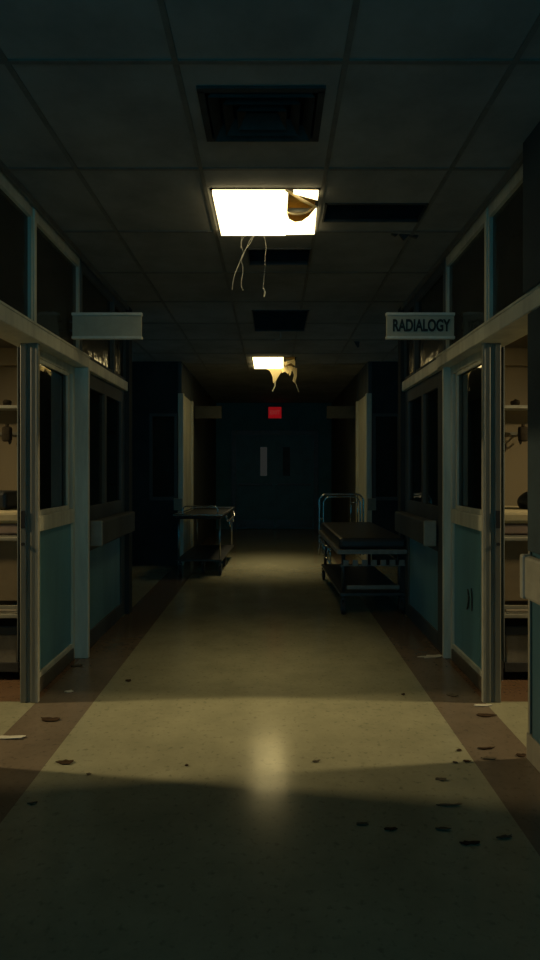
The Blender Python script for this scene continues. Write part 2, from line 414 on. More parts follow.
    rel(MB().box(X(F+.06), X(F+.10), 8.27, 8.30, .9, 2.1).box(X(F+.40), X(F+.44), 8.27, 8.30, .9, 2.1).box(X(F+.10), X(F+.40), 8.27, 8.30, 2.06, 2.1).box(X(F+.10), X(F+.40), 8.27, 8.30, .9, .95).build('frame', M_dark), t)
    rel(MB().box(X(F+.10), X(F+.40), 8.285, 8.292, .95, 2.06).build('pane', M_transom), t)
    cr = empty('crash_rail', (X(F+.05), 8.26, .76), label='short cream crash rail end at the far corner post on the %s' % sd, cat='rail')
    rel(MB().box(X(F-.02), X(F+.10), 8.235, 8.262, .765, .93, .008).build('end_cap', M_rail), cr)
    rel(MB().box(X(F+.0), X(F+.04), 8.262, 8.279, .80, .88).build('bracket', M_dmetal), cr)
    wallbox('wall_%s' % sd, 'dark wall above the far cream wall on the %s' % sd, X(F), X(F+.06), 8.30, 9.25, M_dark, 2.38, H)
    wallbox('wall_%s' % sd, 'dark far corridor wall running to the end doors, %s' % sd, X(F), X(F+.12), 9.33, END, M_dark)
    wallbox('wall_%s' % sd, 'rear face of the far cream wall, %s' % sd, X(F+.12), X(F+.16), 8.37, 9.4, M_black)

side(-1, WL, FL)
side(1, WR, FR)
# header beam past the second light, end wall
wallbox('wall_back', 'dark end wall of the corridor around the double doors', -FL, FR, END, END+.15, M_end_gloom)

# near pilaster on the right edge, with blue panel, crash rail and curb
p = empty('trim_11', (1.25, 2.4, 0), label='projecting dark pier with blue lower panel at the right edge', cat='pier', kind='structure')
def rel(o, p):
    o.data.transform(Matrix.Translation(-Vector(p.location))); o.parent = p; return o
rel(MB().box(1.17, 1.35, 1.2, 2.75, .95, 2.035, .004).box(1.15, 1.17, 1.2, 2.75, 2.13, H-.002).box(1.19, 1.35, 1.2, 2.74, 0, .95).build('pier_body', M_unlit), p)  # pier's shade put into its dark colour
q = rel(MB().box(1.172, 1.19, 1.25, 2.70, .12, .95).build('lower_panel', M_blue_shaded), p); q['label'] = 'blue painted lower panel'
rel(MB().box(1.165, 1.19, 1.2, 2.75, 0, .12, .004).box(1.172, 1.20, 2.73, 2.75, .12, .95, .003).build('curb', M_jamb), p)
cr = empty('crash_rail', (1.15, 2.0, .745), label='cream crash rail on the dark pier at the right edge', cat='rail')
rel(MB().box(1.115, 1.160, 1.3, 2.66, .75, .94, .015).build('rail', M_rail), cr)
rel(MB().box(1.110, 1.160, 2.66, 2.70, .745, .945, .012).build('end_cap', M_rail), cr)
for yy in (1.5, 2.4): rel(MB().box(1.160, 1.1705, yy, yy+.1, .8, .9).build('bracket', M_dmetal), cr)

# ------------------------------------------------------------------ ceiling lights
def lens_slots(o, m=None):
    o.data.materials.clear(); o.data.materials.append(m or M_lens); o.data.materials.append(M_amber)
    for pl in o.data.polygons: pl.material_index = 1 if pl.normal.z > .5 else 0
def housing(r0, par):
    x0, x1, y0, y1 = r0
    z = H
    hm = MB()
    hm.box(x0, x1, y0, y1, z+.11, z+.115)
    hm.box(x0, x0+.004, y0, y1, z, z+.11).box(x1-.004, x1, y0, y1, z, z+.11).box(x0, x1, y0, y0+.004, z, z+.11).box(x0, x1, y1-.004, y1, z, z+.11)
    rel(hm.build('housing', M_amber), par)
    e = .018
    fm = MB().box(x0, x0+e, y0, y1, z-.004, z-.001).box(x1-e, x1, y0, y1, z-.004, z-.001).box(x0, x1, y0, y0+e, z-.004, z-.001).box(x0, x1, y1-e, y1, z-.004, z-.001)
    rel(fm.build('trim_frame', M_vent), par)
    for k in (0, 1):
        yy = y0 + (y1-y0)*(.3+.4*k)
        rel(MB().cyl(((x0+x1)/2, yy, z+.06), (1, 0, 0), .014, (x1-x0)-.05, 12).build('lamp_tube', M_wire), par)
def P(px, py, z=H-.012):
    x, d = cpt(px, py, z); return (x, d, z)

t = empty('ceiling_light', (-.035, 3.485, H), label='bright square ceiling light nearest the viewer, one corner of its lens broken out', cat='light')
housing(L1, t)
lm = MB()
x0, x1, y0, y1 = L1
e = .012; zt = H-.004; dn = (0, 0, -.024)
sx = cpt(285, 205)[0]+.012
lm.poly([(x0+e, y0+e, zt), (sx, y0+e, zt), (sx, y1-e, zt), (x0+e, y1-e, zt)], dn)
o = rel(lm.build('lens_panel', M_lens), t); lens_slots(o); o['label'] = 'glowing white lens covering the left two thirds'
pc = MB()
pts = [P(*q, zt) for q in ((285.5, 209), (289, 219), (295, 222), (302, 221), (309, 216), (316.5, 207), (314.5, 230.5), (284.5, 231))]
pc.poly(pts, dn)
o = rel(pc.build('lens_shard', M_lens), t); lens_slots(o); o['label'] = 'glowing broken piece left in the far corner'
pc = MB().poly([P(*q, zt) for q in ((293.5, 189.5), (318.5, 190), (317.5, 196))], dn)
o = rel(pc.build('lens_shard', M_lens), t); lens_slots(o); o['label'] = 'glowing triangular shard in the near corner'
s1 = MB().tube([P(286, 190, H-.02), P(302, 200, H-.03), P(316, 207, H-.02)], [.006, .009, .006], 6)
s1.tube(curvepts([P(286, 212, H-.015), P(295, 214, H-.035), P(305, 213, H-.03), P(316, 206, H-.02)], 8), .005, 6)
o = rel(s1.build('torn_strip', M_shard), t)
# frayed strands hanging from the far edge of the near light
sm = MB()
def at(px, py, D): return ((px-272)*D/600, D, CAMZ-(py-470)*D/600)
strands = [([(255, 232), (251, 242), (244, 252), (239, 264), (234, 277), (232, 290)], .0035),
           ([(256, 233), (250, 240), (246, 249), (241, 260)], .0025),
           ([(243, 233), (241, 243), (243, 251)], .002),
           ([(263, 233), (266, 246), (265, 258), (265, 266)], .002),
           ([(247, 234), (242, 240), (241, 248)], .002)]
for ctrl, r_ in strands:
    sm.tube(curvepts([at(a, b, 3.79+.01*i) for i, (a, b) in enumerate(ctrl)], 6), r_*.55, 5)
sm.tube(curvepts([at(263, 288, 3.9), at(265, 292, 3.9), at(264, 297, 3.9)], 5), .005, 5)
sm.tube(curvepts([at(265, 266, 3.85), at(264, 278, 3.9), at(263, 288, 3.9)], 5), .0012, 5)
sm.tube(curvepts([at(241, 260, 3.82), at(243, 270, 3.85), at(241, 284, 3.86), at(243, 290, 3.86)], 5), .002, 5)
o = rel(sm.build('frayed_strand', M_wire), t); o['label'] = 'pale frayed strands hanging from the far edge'

t = empty('ceiling_light', (.03, 8.36, H), label='far square ceiling light with shattered lens pieces dangling from it', cat='light')
housing(L2, t)
x0, x1, y0, y1 = L2
lm = MB().poly([(x0+e, y0+e, zt), (.15, y0+e, zt), (.165, y1-e, zt), (x0+e, y1-e, zt)], (0, 0, -.016))
o = rel(lm.build('lens_panel', M_lens), t); lens_slots(o, M_lens_far); o['label'] = 'glowing white lens covering the left two thirds'
def shard(pts, D, par, th=.004, slant=.0):
    m = MB().poly([Vector(at(a, b, D + slant*(b-366))) for a, b in pts], (0, th, 0))
    return rel(m.build('hanging_shard', M_shard), par)
shard([(262, 366.5), (285, 366.5), (282, 371), (277.5, 378), (275, 382.5), (273, 383), (272.5, 377), (270, 371)], 8.76, t, slant=.004)
shard([(281, 366), (295, 367), (296, 372), (291, 371), (288, 374), (285, 371.5), (282, 373)], 8.70, t, slant=-.006)
shard([(292, 369), (297, 368), (297, 376), (295, 383), (292.5, 381), (294, 375)], 8.6, t, slant=.006)
shard([(284, 362), (293, 359.5), (295.5, 359), (295, 366), (291, 363), (285, 366)], 8.2, t, slant=.0)
shard([(288, 366), (292, 366), (291, 374), (289.5, 376)], 8.5, t, slant=.0)
rel(MB().tube(curvepts([at(275, 382, 8.75), at(275, 386, 8.75), at(272.5, 391.5, 8.75)], 5), .008, 6).build('dangling_wire', M_wire), t)
rel(MB().tube(curvepts([at(295, 382, 8.6), at(297, 387, 8.6), at(299, 392, 8.6)], 5), .004, 5).build('dangling_wire', M_wire), t)

# lamps of the two fixtures (one real lamp each, at the lens)
def area(name, loc, sx_, sy_, power, col, spread, rot=(0, 0, 0)):
    ld = bpy.data.lights.new(name, 'AREA'); ld.shape = 'RECTANGLE'; ld.size = sx_; ld.size_y = sy_
    ld.energy = power; ld.color = col; ld.spread = spread
    lo = bpy.data.objects.new(name, ld); COL.objects.link(lo); lo.location = loc; lo.rotation_euler = rot
    return lo
area('ceiling_lamp', (-.035, 3.485, H-.038), .5, .5, 4.4, (1, .80, .42), math.radians(56), (math.radians(12), 0, 0))
area('ceiling_lamp', (-.03, 8.30, H-.038), .4, .5, 6.2, (1, .80, .45), math.radians(56))

# ------------------------------------------------------------------ ceiling diffuser, holes, grille
v = empty('ceiling_vent', ((VENT[0]+VENT[1])/2, (VENT[2]+VENT[3])/2, H), label='stepped metal air diffuser in the ceiling in front of the nearest light', cat='vent')
x0, x1, y0, y1 = VENT
rel(MB().box(x0-.02, x1+.02, y0-.02, y0+.008, H-.012, H-.001).box(x0-.02, x1+.02, y1-.008, y1+.02, H-.012, H-.001).box(x0-.02, x0+.008, y0, y1, H-.012, H-.001).box(x1-.008, x1+.02, y0, y1, H-.012, H-.001).build('flange', M_vent), v)
rel(MB().box(x0, x1, y0, y1, H+.12, H+.13).box(x0-.002, x0, y0, y1, H, H+.12).box(x1, x1+.002, y0, y1, H, H+.12).box(x0, x1, y0-.002, y0, H, H+.12).box(x0, x1, y1, y1+.002, H, H+.12).build('duct', M_black), v)
for k in range(3):
    i0 = .02 + k*.055; iy = .012 + k*.045; wd = .035; drop = -.028
    m = MB()
    xa, xb, ya, yb = x0+i0, x1-i0, y0+iy, y1-iy
    if yb-ya < .04: break
    q = [(xa, ya), (xb, ya), (xb, yb), (xa, yb)]
    qi = [(xa+wd, ya+wd*.7), (xb-wd, ya+wd*.7), (xb-wd, yb-wd*.7), (xa+wd, yb-wd*.7)]
    for th in (0, .003):
        lo = [m.bm.verts.new((a, b, H+drop*(1) + th)) for a, b in q]; hi = [m.bm.verts.new((a, b, H+.03 + th)) for a, b in qi]
        for i in range(4): m.bm.faces.new((lo[i], lo[(i+1)%4], hi[(i+1)%4], hi[i]))
    rel(m.build('louvre', M_vent), v)

for nm, h_, lb in (('missing', HOLE, 'behind the nearest light'), ('far', HOLE2, 'midway to the far light')):
    x0, x1, y0, y1 = h_
    m = MB().box(x0, x0+.01, y0, y1, H-.01, H+.10).box(x1-.01, x1, y0, y1, H-.01, H+.10).box(x0, x1, y0, y0+.01, H-.01, H+.10).box(x0, x1, y1-.01, y1, H-.01, H+.10)
    vt = empty('air_return', ((x0+x1)/2, (y0+y1)/2, H), label='dark recessed air return in the ceiling %s' % lb, cat='vent')
    rel(m.build('frame', M_dmetal), vt)
    rel(MB().box(x0, x1, y0, y1, H+.10, H+.11).build('back_plate', M_black), vt)
    m = MB(); n = int((y1-y0)/.05)
    for i in range(1, n): 
        yy = y0+i*(y1-y0)/n; m.poly([(x0+.01, yy, H+.0), (x1-.01, yy, H+.0), (x1-.01, yy+.02, H+.03), (x0+.01, yy+.02, H+.03)], (0, 0, .003))
    rel(m.build('slats', M_dmetal), vt)
x0, x1, y0, y1 = GRILLE
vt = empty('air_return', ((x0+x1)/2, (y0+y1)/2, H), label='long dark slot grille in the ceiling right of the nearest light', cat='vent')
rel(MB().box(x0, x0+.012, y0, y1, H-.006, H+.08).box(x1-.012, x1, y0, y1, H-.006, H+.08).box(x0, x1, y0, y0+.012, H-.006, H+.08).box(x0, x1, y1-.012, y1, H-.006, H+.08).build('frame', M_dmetal), vt)
rel(MB().box(x0, x1, y0, y1, H+.08, H+.085).build('back_plate', M_black), vt)
m = MB()
for i in range(1, 8):
    yy = y0+i*(y1-y0)/8; m.poly([(x0+.012, yy, H+.001), (x1-.012, yy, H+.001), (x1-.012, yy+.016, H+.02), (x0+.012, yy+.016, H+.02)], (0, 0, .002))
rel(m.build('slats', M_dmetal), vt)
# torn ceiling scraps
def scrapmesh(pts, D, z, th=.004):
    m = MB().poly([Vector(at(a, b, D)) for a, b in pts], (0, .012, 0)); return m
m = MB()
for pts in ([(389, 231), (400, 232), (396, 236), (392, 234)], [(398, 232), (421, 231.5), (417, 238), (409, 235), (404, 240), (401, 236)]):
    m.poly([Vector(at(a, b, 3.80+.004*(a-389)/4)) for a, b in pts], (0, .02, .0))
o = recenter(m.build('torn_ceiling_scrap', M_dmetal)); tag(o, 'ragged dark scrap hanging from the ceiling beyond the slot grille', 'scrap')
o = recenter(MB().poly([Vector(at(a, b, 7.0)) for a, b in ((354, 341.4), (359.5, 341.4), (359, 347), (357.5, 347.5), (356, 345))], (0, .015, 0)).build('torn_ceiling_scrap', M_dmetal)); tag(o, 'tiny dark scrap hanging from the ceiling far right of the far light', 'scrap')
o = recenter(MB().tube(curvepts([at(280, 331, 6.46), at(280.5, 336, 6.46), at(280, 339, 6.46), at(275, 339.5, 6.46)], 6), .007, 6).tube([at(280, 331, 6.46), (at(280, 331, 6.46)[0], 6.46, H+.01)], .007, 6).build('ceiling_hook', M_wire)); tag(o, 'small bent wire hook hanging from the ceiling before the far light', 'hook')

# ------------------------------------------------------------------ signs
def text_mesh(txt, size, name, m, par, loc, sx_=1.0, bold=.0):
    cu = bpy.data.curves.new(name, 'FONT'); cu.body = txt; cu.size = size; cu.align_x = 'CENTER'; cu.align_y = 'CENTER'
    cu.extrude = .0015; cu.offset = bold
    tmp = bpy.data.objects.new('tmp', cu); COL.objects.link(tmp)
    dg = bpy.context.evaluated_depsgraph_get(); me = bpy.data.meshes.new_from_object(tmp.evaluated_get(dg))
    bpy.data.objects.remove(tmp)
    me.transform(Matrix.Diagonal((sx_, 1, 1, 1))); me.transform(Matrix.Rotation(PI/2, 4, 'X'))
    me.materials.clear(); me.materials.append(m)
    o = bpy.data.objects.new(name, me); COL.objects.link(o); o.location = loc; o.parent = par
    return o
def sign(x0, x1, y, z0, z1, label, txt=None, post=None):
    cx = (x0+x1)/2
    s_ = empty('hanging_sign', (cx, y, z0), label=label, cat='sign')
    w = (x1-x0)/2; h = z1-z0
    MB().box(-w, w, 0, .025, 0, h, .003).build('board', M_sign if y < 6 else M_signshade, s_)
    MB().box(-w-.004, w+.004, -.006, .030, h-.014, h+.004, .002).box(-w-.004, w+.004, -.006, .030, -.004, .014, .002).build('edge_rail', M_signedge if y < 6 else M_signshade, s_)
    if post:
        for q in (.3, .65): MB().box(post-cx, (w if post > cx else -w), .008, .02, h*q, h*(q+.08)).build('bracket', M_dmetal, s_)
    if txt: 
        o = text_mesh(txt, .108, 'lettering', M_letter, s_, (.004, -.002, h*.49), .625, .0036); o['label'] = 'black capital letters reading RADIALOGY'
    return s_
sign(.755, 1.20, 3.95, 2.187, 2.352, 'cream hanging sign reading RADIALOGY on the right wall', 'RADIALOGY', 1.205)
sign(-1.315, -.86, 3.95, 2.187, 2.352, 'blank cream hanging sign on the left wall opposite the lettered one', None, -1.336)
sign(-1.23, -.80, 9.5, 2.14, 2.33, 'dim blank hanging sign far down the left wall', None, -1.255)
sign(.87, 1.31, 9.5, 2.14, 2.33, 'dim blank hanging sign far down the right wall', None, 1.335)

ex = empty('exit_sign', (.065, END-.001, 2.45), label='small red glowing exit sign above the dark end doors', cat='sign')
MB().box(-.17, .17, -.07, 0, .0, .29, .008).build('case', M_dmetal, ex)
MB().box(-.145, .145, -.074, -.069, .02, .27).build('red_face', M_exit, ex)
text_mesh('EXIT', .13, 'lettering', M_exitl, ex, (0, -.076, .145), .85, .002)

# ------------------------------------------------------------------ end double doors
M_door = mat('teal_gloom_door', (.04, .15, .18), .5, noise=.3, scale=3)  # same teal gloom put into the door colour
for k, (xa, xb, lb) in enumerate(((-.80, .065, 'left'), (.065, .93, 'right'))):
    d = empty('door_2', ((xa+xb)/2, END-.03, 0), label='%s leaf of the dark double doors at the corridor end' % lb, cat='door', kind='structure')
    wx = (-.26, -.11) if k == 0 else (.24, .40)
    m = MB(); yF, yB = END-.055, END-.005
    m.box(xa+.004, wx[0], yF, yB, .01, 2.1).box(wx[1], xb-.004, yF, yB, .01, 2.1).box(wx[0], wx[1], yF, yB, .01, 1.19).box(wx[0], wx[1], yF, yB, 1.83, 2.1)
    rel(m.build('leaf', M_door), d)
    rel(MB().box(wx[0], wx[1], yF+.015, yF+.02, 1.19, 1.83).build('pane', M_strip if k == 0 else M_box), d)
    rel(MB().box(xa+.06, xb-.06, yF-.05, yF-.025, .98, 1.02, .004).box(xa+.08, xa+.11, yF-.03, yF, .98, 1.02).box(xb-.11, xb-.08, yF-.03, yF, .98, 1.02).build('push_bar', M_dmetal), d)
    rel(MB().box(xa+.03, xb-.03, yF-.006, yF, .04, .2).build('kick_plate', M_dmetal), d)
o = MB().box(-.9, -.80, END-.08, END, 0, 2.2).box(.93, 1.03, END-.08, END, 0, 2.2).box(-.8, .93, END-.08, END, 2.1, 2.2).build('trim_12', M_dmetal)
struct(o, 'dark metal frame around the end double doors', 'door frame')

# ------------------------------------------------------------------ gurneys
def caster(par, x, y, r=.06, ztop=.2):
    k = MB().box(x-.02, x-.014, y-.02, y+.035, r*.6, r*2+.02).box(x+.014, x+.02, y-.02, y+.035, r*.6, r*2+.02).box(x-.022, x+.022, y-.022, y+.037, r*2+.015, r*2+.025).cyl((x, y, (r*2+ztop)/2+.01), (0, 0, 1), .012, ztop-r*2, 10)
    fk = k.build('caster', M_dmetal, par)
    MB().cyl((x, y+.01, r), (1, 0, 0), r, .026, 22).build('wheel', M_rubber, fk)
    MB().cyl((x, y+.01, r), (1, 0, 0), r*.45, .034, 14).build('hub', M_chrome, fk)

def arch(x0, x1, y, z0, z1, rc=.09):
    return curvepts([(x0, y, z0), (x0, y, (z0+z1)/2), (x0, y, z1-rc)], 3)[:-1] + \
        [(x0+rc*(1-math.cos(a)), y, z1-rc+rc*math.sin(a)) for a in [i*PI/16 for i in range(9)]] + \
        [(x1-rc*(1-math.cos(a)), y, z1-rc+rc*math.sin(a)) for a in [PI/2-i*PI/16 for i in range(9)]] + \
        [(x1, y, (z0+z1)/2), (x1, y, z0)]

# right gurney: local frame, x across, y along; near end y=0
Lg, Wg = 1.80, .33
gk = empty('gurney', (.92, 5.42, 0), math.radians(1.0), 'dark padded gurney with a tall tubular end rail at the right wall', 'gurney')
MB().box(-Wg+.02, Wg-.02, .03, Lg-.05, .60, .70, .03).build('mattress', M_vinyl, gk)
m = MB().box(-Wg, Wg, .0, .03, .56, .60).box(-Wg, Wg, Lg-.03, Lg, .56, .60).box(-Wg, -Wg+.03, .03, Lg-.03, .56, .60).box(Wg-.03, Wg, .03, Lg-.03, .56, .60).box(-Wg+.03, Wg-.03, .03, Lg-.03, .585, .598)
m.build('deck_frame', M_dull_steel, gk)
m = MB().tube(arch(-Wg+.01, Wg-.12, Lg+.0, .30, 1.03), .011, 10)
m.tube(arch(-Wg+.055, Wg-.165, Lg-.05, .30, 1.00), .009, 10)
for x in (.06, .14): m.tube([(x, Lg, .60), (x, Lg, 1.02)], .008, 8)
m.tube([(.06, Lg, .93), (.14, Lg, .93)], .008, 8)
m.tube([(-Wg+.01, Lg, .74), (-Wg+.055, Lg-.05, .74)], .009, 8).tube([(-Wg+.01, Lg, .45), (-Wg+.055, Lg-.05, .45)], .012, 8)
m.build('end_rail', M_chrome, gk, smooth=True)
# lowered side rails
for sx_ in (-1, 1):
    m = MB().tube([(sx_*(Wg+.02), .35, .54), (sx_*(Wg+.02), 1.45, .54)], .009, 8).tube([(sx_*(Wg+.02), .35, .42), (sx_*(Wg+.02), 1.45, .42)], .009, 8)
    for i in range(5): m.tube([(sx_*(Wg+.02), .38+i*.26, .42), (sx_*(Wg+.02), .38+i*.26, .57)], .007, 8)
    m.build('side_rail', M_chrome, gk, smooth=True)
m = MB()
for i in range(7): m.box(-.27+i*.085, -.27+i*.085+.05, .04, .06, .45, .50)
m.box(-.30, .30, .045, .055, .445, .452)
m.build('end_bumper', M_dull_steel, gk)
for x in (-.26, .26):
    for y in (.12, Lg-.12):
        MB().tube([(x, y, .19), (x, y, .57)], .018, 12).build('leg', M_dmetal, gk, smooth=True)
MB().box(-.24, .24, .02, .05, .235, .275, .006).build('foot_bar', M_dull_steel, gk)
MB().box(-.30, .30, .05, Lg-.05, .17, .20, .006).build('lower_shelf', M_dmetal, gk)
for x in (-.27, .27):
    for y in (.08, Lg-.02): caster(gk, x, y, .06, .18)

# left gurney: end-on
g2 = empty('gurney', (-.93, 7.52, 0), math.radians(-2.2), 'narrow gurney with pale rim and low curved rail at the left wall', 'gurney')
Lg, Wg = 1.55, .295
MB().box(-Wg+.01, Wg-.01, .02, Lg-.02, .70, .745, .02).build('mattress', M_vinyl, g2)
m = MB().box(-Wg-.02, Wg+.02, -.01, .03, .745, .765, .006).box(-Wg-.02, Wg+.02, Lg-.03, Lg+.01, .745, .765, .006).box(-Wg-.02, -Wg+.01, .03, Lg-.03, .745, .765, .006).box(Wg-.01, Wg+.02, .03, Lg-.03, .745, .765, .006)
m.build('rim', M_chrome, g2)
MB().tube(arch(-.19, .25, .01, .74, .865, .05), .008, 8).build('end_rail', M_chrome, g2, smooth=True)
m = MB()
for sx_ in (1,):
    m.tube([(Wg+.03, .25, .73), (Wg+.05, .25, .66), (Wg+.05, 1.2, .66), (Wg+.03, 1.2, .73)], .009, 8)
    m.tube([(Wg+.05, .45, .66), (Wg+.06, .45, .58), (Wg+.06, .48, .57)], .010, 8)
    m.tube([(Wg+.05, .9, .66), (Wg+.06, .9, .6)], .010, 8)
m.build('side_rail', M_chrome, g2, smooth=True)
for x in (-.25, .27):
    for y in (.06, Lg-.08):
        MB().tube([(x, y, .19), (x, y, .71)], .012, 10).build('leg', M_metal, g2, smooth=True)
MB().box(-.28, .30, .02, Lg-.04, .17, .195, .005).build('lower_shelf', M_dmetal, g2)
for x, y in ((-.24, .08), (.28, .02), (.05, .12), (-.2, Lg-.1), (.25, .75)): caster(g2, x, y, .058, .17)

# ------------------------------------------------------------------ side rooms: beds, shelves, wall equipment
def room(s, W):
    sd = 'left' if s < 0 else 'right'
    xi, xo = W+.20, W+1.75       # inner (near doorway) and outer ends
    cx = s*(xi+xo)/2; hw = (xo-xi)/2; y = 3.74
    b = empty('treatment_bed', (cx, y, 0), 0, 'tan treatment bed with cream sheet seen through the %s doorway' % sd, 'bed')
    MB().box(-hw, hw, .0, .62, .985, 1.06, .02).build('sheet', M_sheet, b)
    MB().box(-hw+.01, hw-.01, .012, .61, .915, .985, .012).build('mattress', M_pad, b)
    MB().box(-hw-.005, hw+.005, -.012, .015, .878, .900, .004).box(-hw, hw, .015, .6, .89, .91).build('side_rail', M_rail, b)
    MB().box(-hw, hw, .03, .05, .50, .88).build('side_panel', M_panel, b)
    MB().box(-hw, hw, 0, .6, .395, .42, .004).box(-hw, hw, -.004, .012, .455, .475).build('shelf', M_rail, b)
    m = MB()
    for x in (-hw+.03, hw-.03):
        for yy in (.04, .56): m.box(x-.02, x+.02, yy-.02, yy+.02, .0, .89)
    for i, (x, yy) in enumerate(((-hw+.03, .04), (-hw+.03, .56), (hw-.03, .04), (hw-.03, .56))):
        MB().box(x-.02, x+.02, yy-.02, yy+.02, .0, .89, .003).build('leg', M_dmetal, b)
    m.bm.free()
    MB().box(-hw+.06, hw-.06, .03, .5, .055, .075).box(-hw+.06, hw-.06, .02, .035, .055, .11).build('lower_shelf', M_dmetal, b)
    # things on the bed's shelves
    ln = empty('folded_linen', (cx, y+.22, .42), 0, 'folded grey linen on the shelf of the %s bed' % sd, 'linen')
    MB().box(-hw+.07, hw-.07, -.18, .2, .0, .022, .008).build('lower_fold', M_linen, ln)
    MB().box(-hw+.09, hw-.12, -.17, .18, .022, .045, .008).build('upper_fold', M_linen, ln)
    bx = empty('storage_box', (cx, y+.28, .075), 0, 'grey storage box with a dark lid beneath the %s bed' % sd, 'box')
    MB().box(-hw+.08, hw-.08, -.22, .2, 0, .20, .01).build('body', M_linen, bx)
    MB().box(-hw+.07, hw-.07, -.23, .21, .20, .26, .01).build('lid', M_box, bx)
    # dark object on the bed
    if s < 0:
        o = MB().box(cx-hw*.2, -1.71, y+.12, y+.42, 1.061, 1.18, .022).build('dark_case', M_vinyl)
        tag(recenter(o), 'black flat-topped case lying on the bed in the left room', 'case')
    else:
        bmx = MB(); bmesh.ops.create_uvsphere(bmx.bm, u_segments=24, v_segments=14, radius=1)
        for v_ in bmx.bm.verts:
            v_.co = Vector((v_.co.x*.13, v_.co.y*.12, max(v_.co.z, -.5)*.085))
        o = bmx.build('dark_bag', M_vinyl, smooth=True, loc=(1.78, y+.28, 1.103)); recenter(o)
        tag(o, 'black rounded bag lying on the bed in the right room', 'bag')
    # wall shelf on the room's back wall
    yb = 4.85
    x_in = W+.30
    sh = empty('wall_shelf', (s*(x_in+.7), yb, 1.80), 0, 'pale wall shelf above the bed in the %s room' % sd, 'shelf')
    MB().box(-.7, .7, -.18, 0, 0, .025, .003).build('shelf_board', M_signedge, sh)
    for x in (-.55, .5): MB().box(x-.01, x+.01, -.15, 0, -.1, 0).build('bracket', M_dmetal, sh)
    ob = 2.10 if s < 0 else 1.93
    m = MB(); bmesh.ops.create_icosphere(m.bm, subdivisions=2, radius=.035)
    for v_ in m.bm.verts: v_.co.z *= .8; v_.co += v_.co.normalized()*random.uniform(-.006, .006)
    o = recenter(m.build('cloth_wad', M_dull, loc=(s*ob, yb-.09, 1.853)))
    tag(o, 'small dark wadded cloth on the shelf in the %s room' % sd, 'cloth')
    # upper cabinet edge
    o = MB().box(s*(W+.25), s*(W+1.9), yb-.04, yb, 2.16, 2.30, .004).build('wall_board', M_roomwall)
    tag(recenter(o), 'plain tan board high on the back wall of the %s room' % sd, 'board')
    # rail with hanging equipment
    rl = empty('equipment_rail', (s*(x_in+.7), yb, 1.60), 0, 'slim equipment rail under the wall shelf in the %s room' % sd, 'rail')
    MB().box(-.7, .7, -.02, 0, 0, .025, .003).build('rail', M_rail, rl)
    hk = (1.93, 2.10) if s < 0 else (1.83, 1.99)
    for h_ in hk:
        m = MB().tube(curvepts([(s*h_-s*(x_in+.7), -.02, .01), (s*h_-s*(x_in+.7), -.06, -.03), (s*h_-s*(x_in+.7), -.05, -.07), (s*h_-s*(x_in+.7), -.02, -.05)], 5), .006, 6)
        m.build('hook', M_dmetal, rl, smooth=True)
    # grey bag of tubing
    bx_ = hk[1]
    pch = MB().box(-.04, .04, -.022, .022, -.075, .045, .018).box(-.012, .012, -.012, .012, .045, .065, .004)
    o = pch.build('hanging_pouch', M_dull, smooth=True, loc=(s*bx_, yb-.095, 1.62)); recenter(o)
    tag(o, 'grey pouch hanging under the shelf in the %s room' % sd, 'pouch')
    # coiled tube hanging
    c_ = []
    for i in range(60):
        a = i*.42; c_.append((.028*math.cos(a), -.03 - .0002*i, .045*math.sin(a)))
    cl = empty('hanging_coiled_tube', (s*hk[0], yb-.045, 1.50), 0, 'coiled dark tube hung on a hook in the %s room' % sd, 'tube')
    MB().tube(c_, .006, 6).build('coil', M_dull, cl, smooth=True)
    MB().tube(curvepts([(0, -.03, -.045), (.01, -.03, -.13), (-.005, -.03, -.20), (0, -.03, -.30)], 6), .006, 6).box(-.018, .018, -.045, -.015, -.17, -.12, .004).build('tail', M_dull, cl)
room(-1, WL)
room(1, WR)

# lamp fixtures in the rooms (out of sight past the doorways)
for s, sd in ((-1, 'left'), (1, 'right')):
    t = empty('room_ceiling_light', (s*4.75, 3.17, H), label='plain square ceiling light deep in the %s side room' % sd, cat='light')
    MB().box(-.2, .2, -.2, .2, -.03, -.001, .004).build('case', M_vent, t)
    MB().box(-.17, .17, -.17, .17, -.036, -.030).build('lens_panel', M_lamp, t)
    area('room_lamp', (s*4.75, 3.17, H-.05), .2, .2, 43.0, (1, .78, .42), math.radians(75), (0, s*math.radians(58), 0))

# ------------------------------------------------------------------ floor litter
def litter(px, py, wpx, hpx, kind, label, name=None, ang=0, curl=.3, seed=0):
    rnd = random.Random(seed*31+px)
    X_, D = fpt(px, py)
    w = wpx*D/600/2; l = max(.8*hpx*D*D/(600*CAMZ)/2, .008)
    n = 14; m = MB(); top = []; bot = []
    for i in range(n):
        a = 2*PI*i/n
        rr = rnd.uniform(.55, 1.08)
        if kind == 'leaf': rr *= .75 + .25*abs(math.cos(a))
        x, y = rr*w*math.cos(a), rr*l*math.sin(a)
        z = .001 + curl*w*max(0, x/w)**2*.25 + rnd.uniform(0, .003)
        top.append(m.bm.verts.new((x, y, z+.003))); bot.append(m.bm.verts.new((x, y, z)))
    ct = m.bm.verts.new((0, 0, .0045)); cb = m.bm.verts.new((0, 0, .0008))
    for i in range(n):
        j = (i+1) % n
        m.bm.faces.new((ct, top[i], top[j])); m.bm.faces.new((cb, bot[j], bot[i])); m.bm.faces.new((top[i], bot[i], bot[j], top[j]))
    mt = {'leaf': M_leaf, 'paper': M_scrap, 'dull': M_dull}[kind]
    nm = name or {'leaf': 'dead_leaf', 'paper': 'paper_scrap', 'dull': 'debris_flake'}[kind]
    o = m.build(nm, mt); o.location = (X_, D, .0005); o.rotation_euler = (0, 0, ang)
    tag(o, label, {'leaf': 'leaf', 'paper': 'paper', 'dull': 'debris'}[kind])
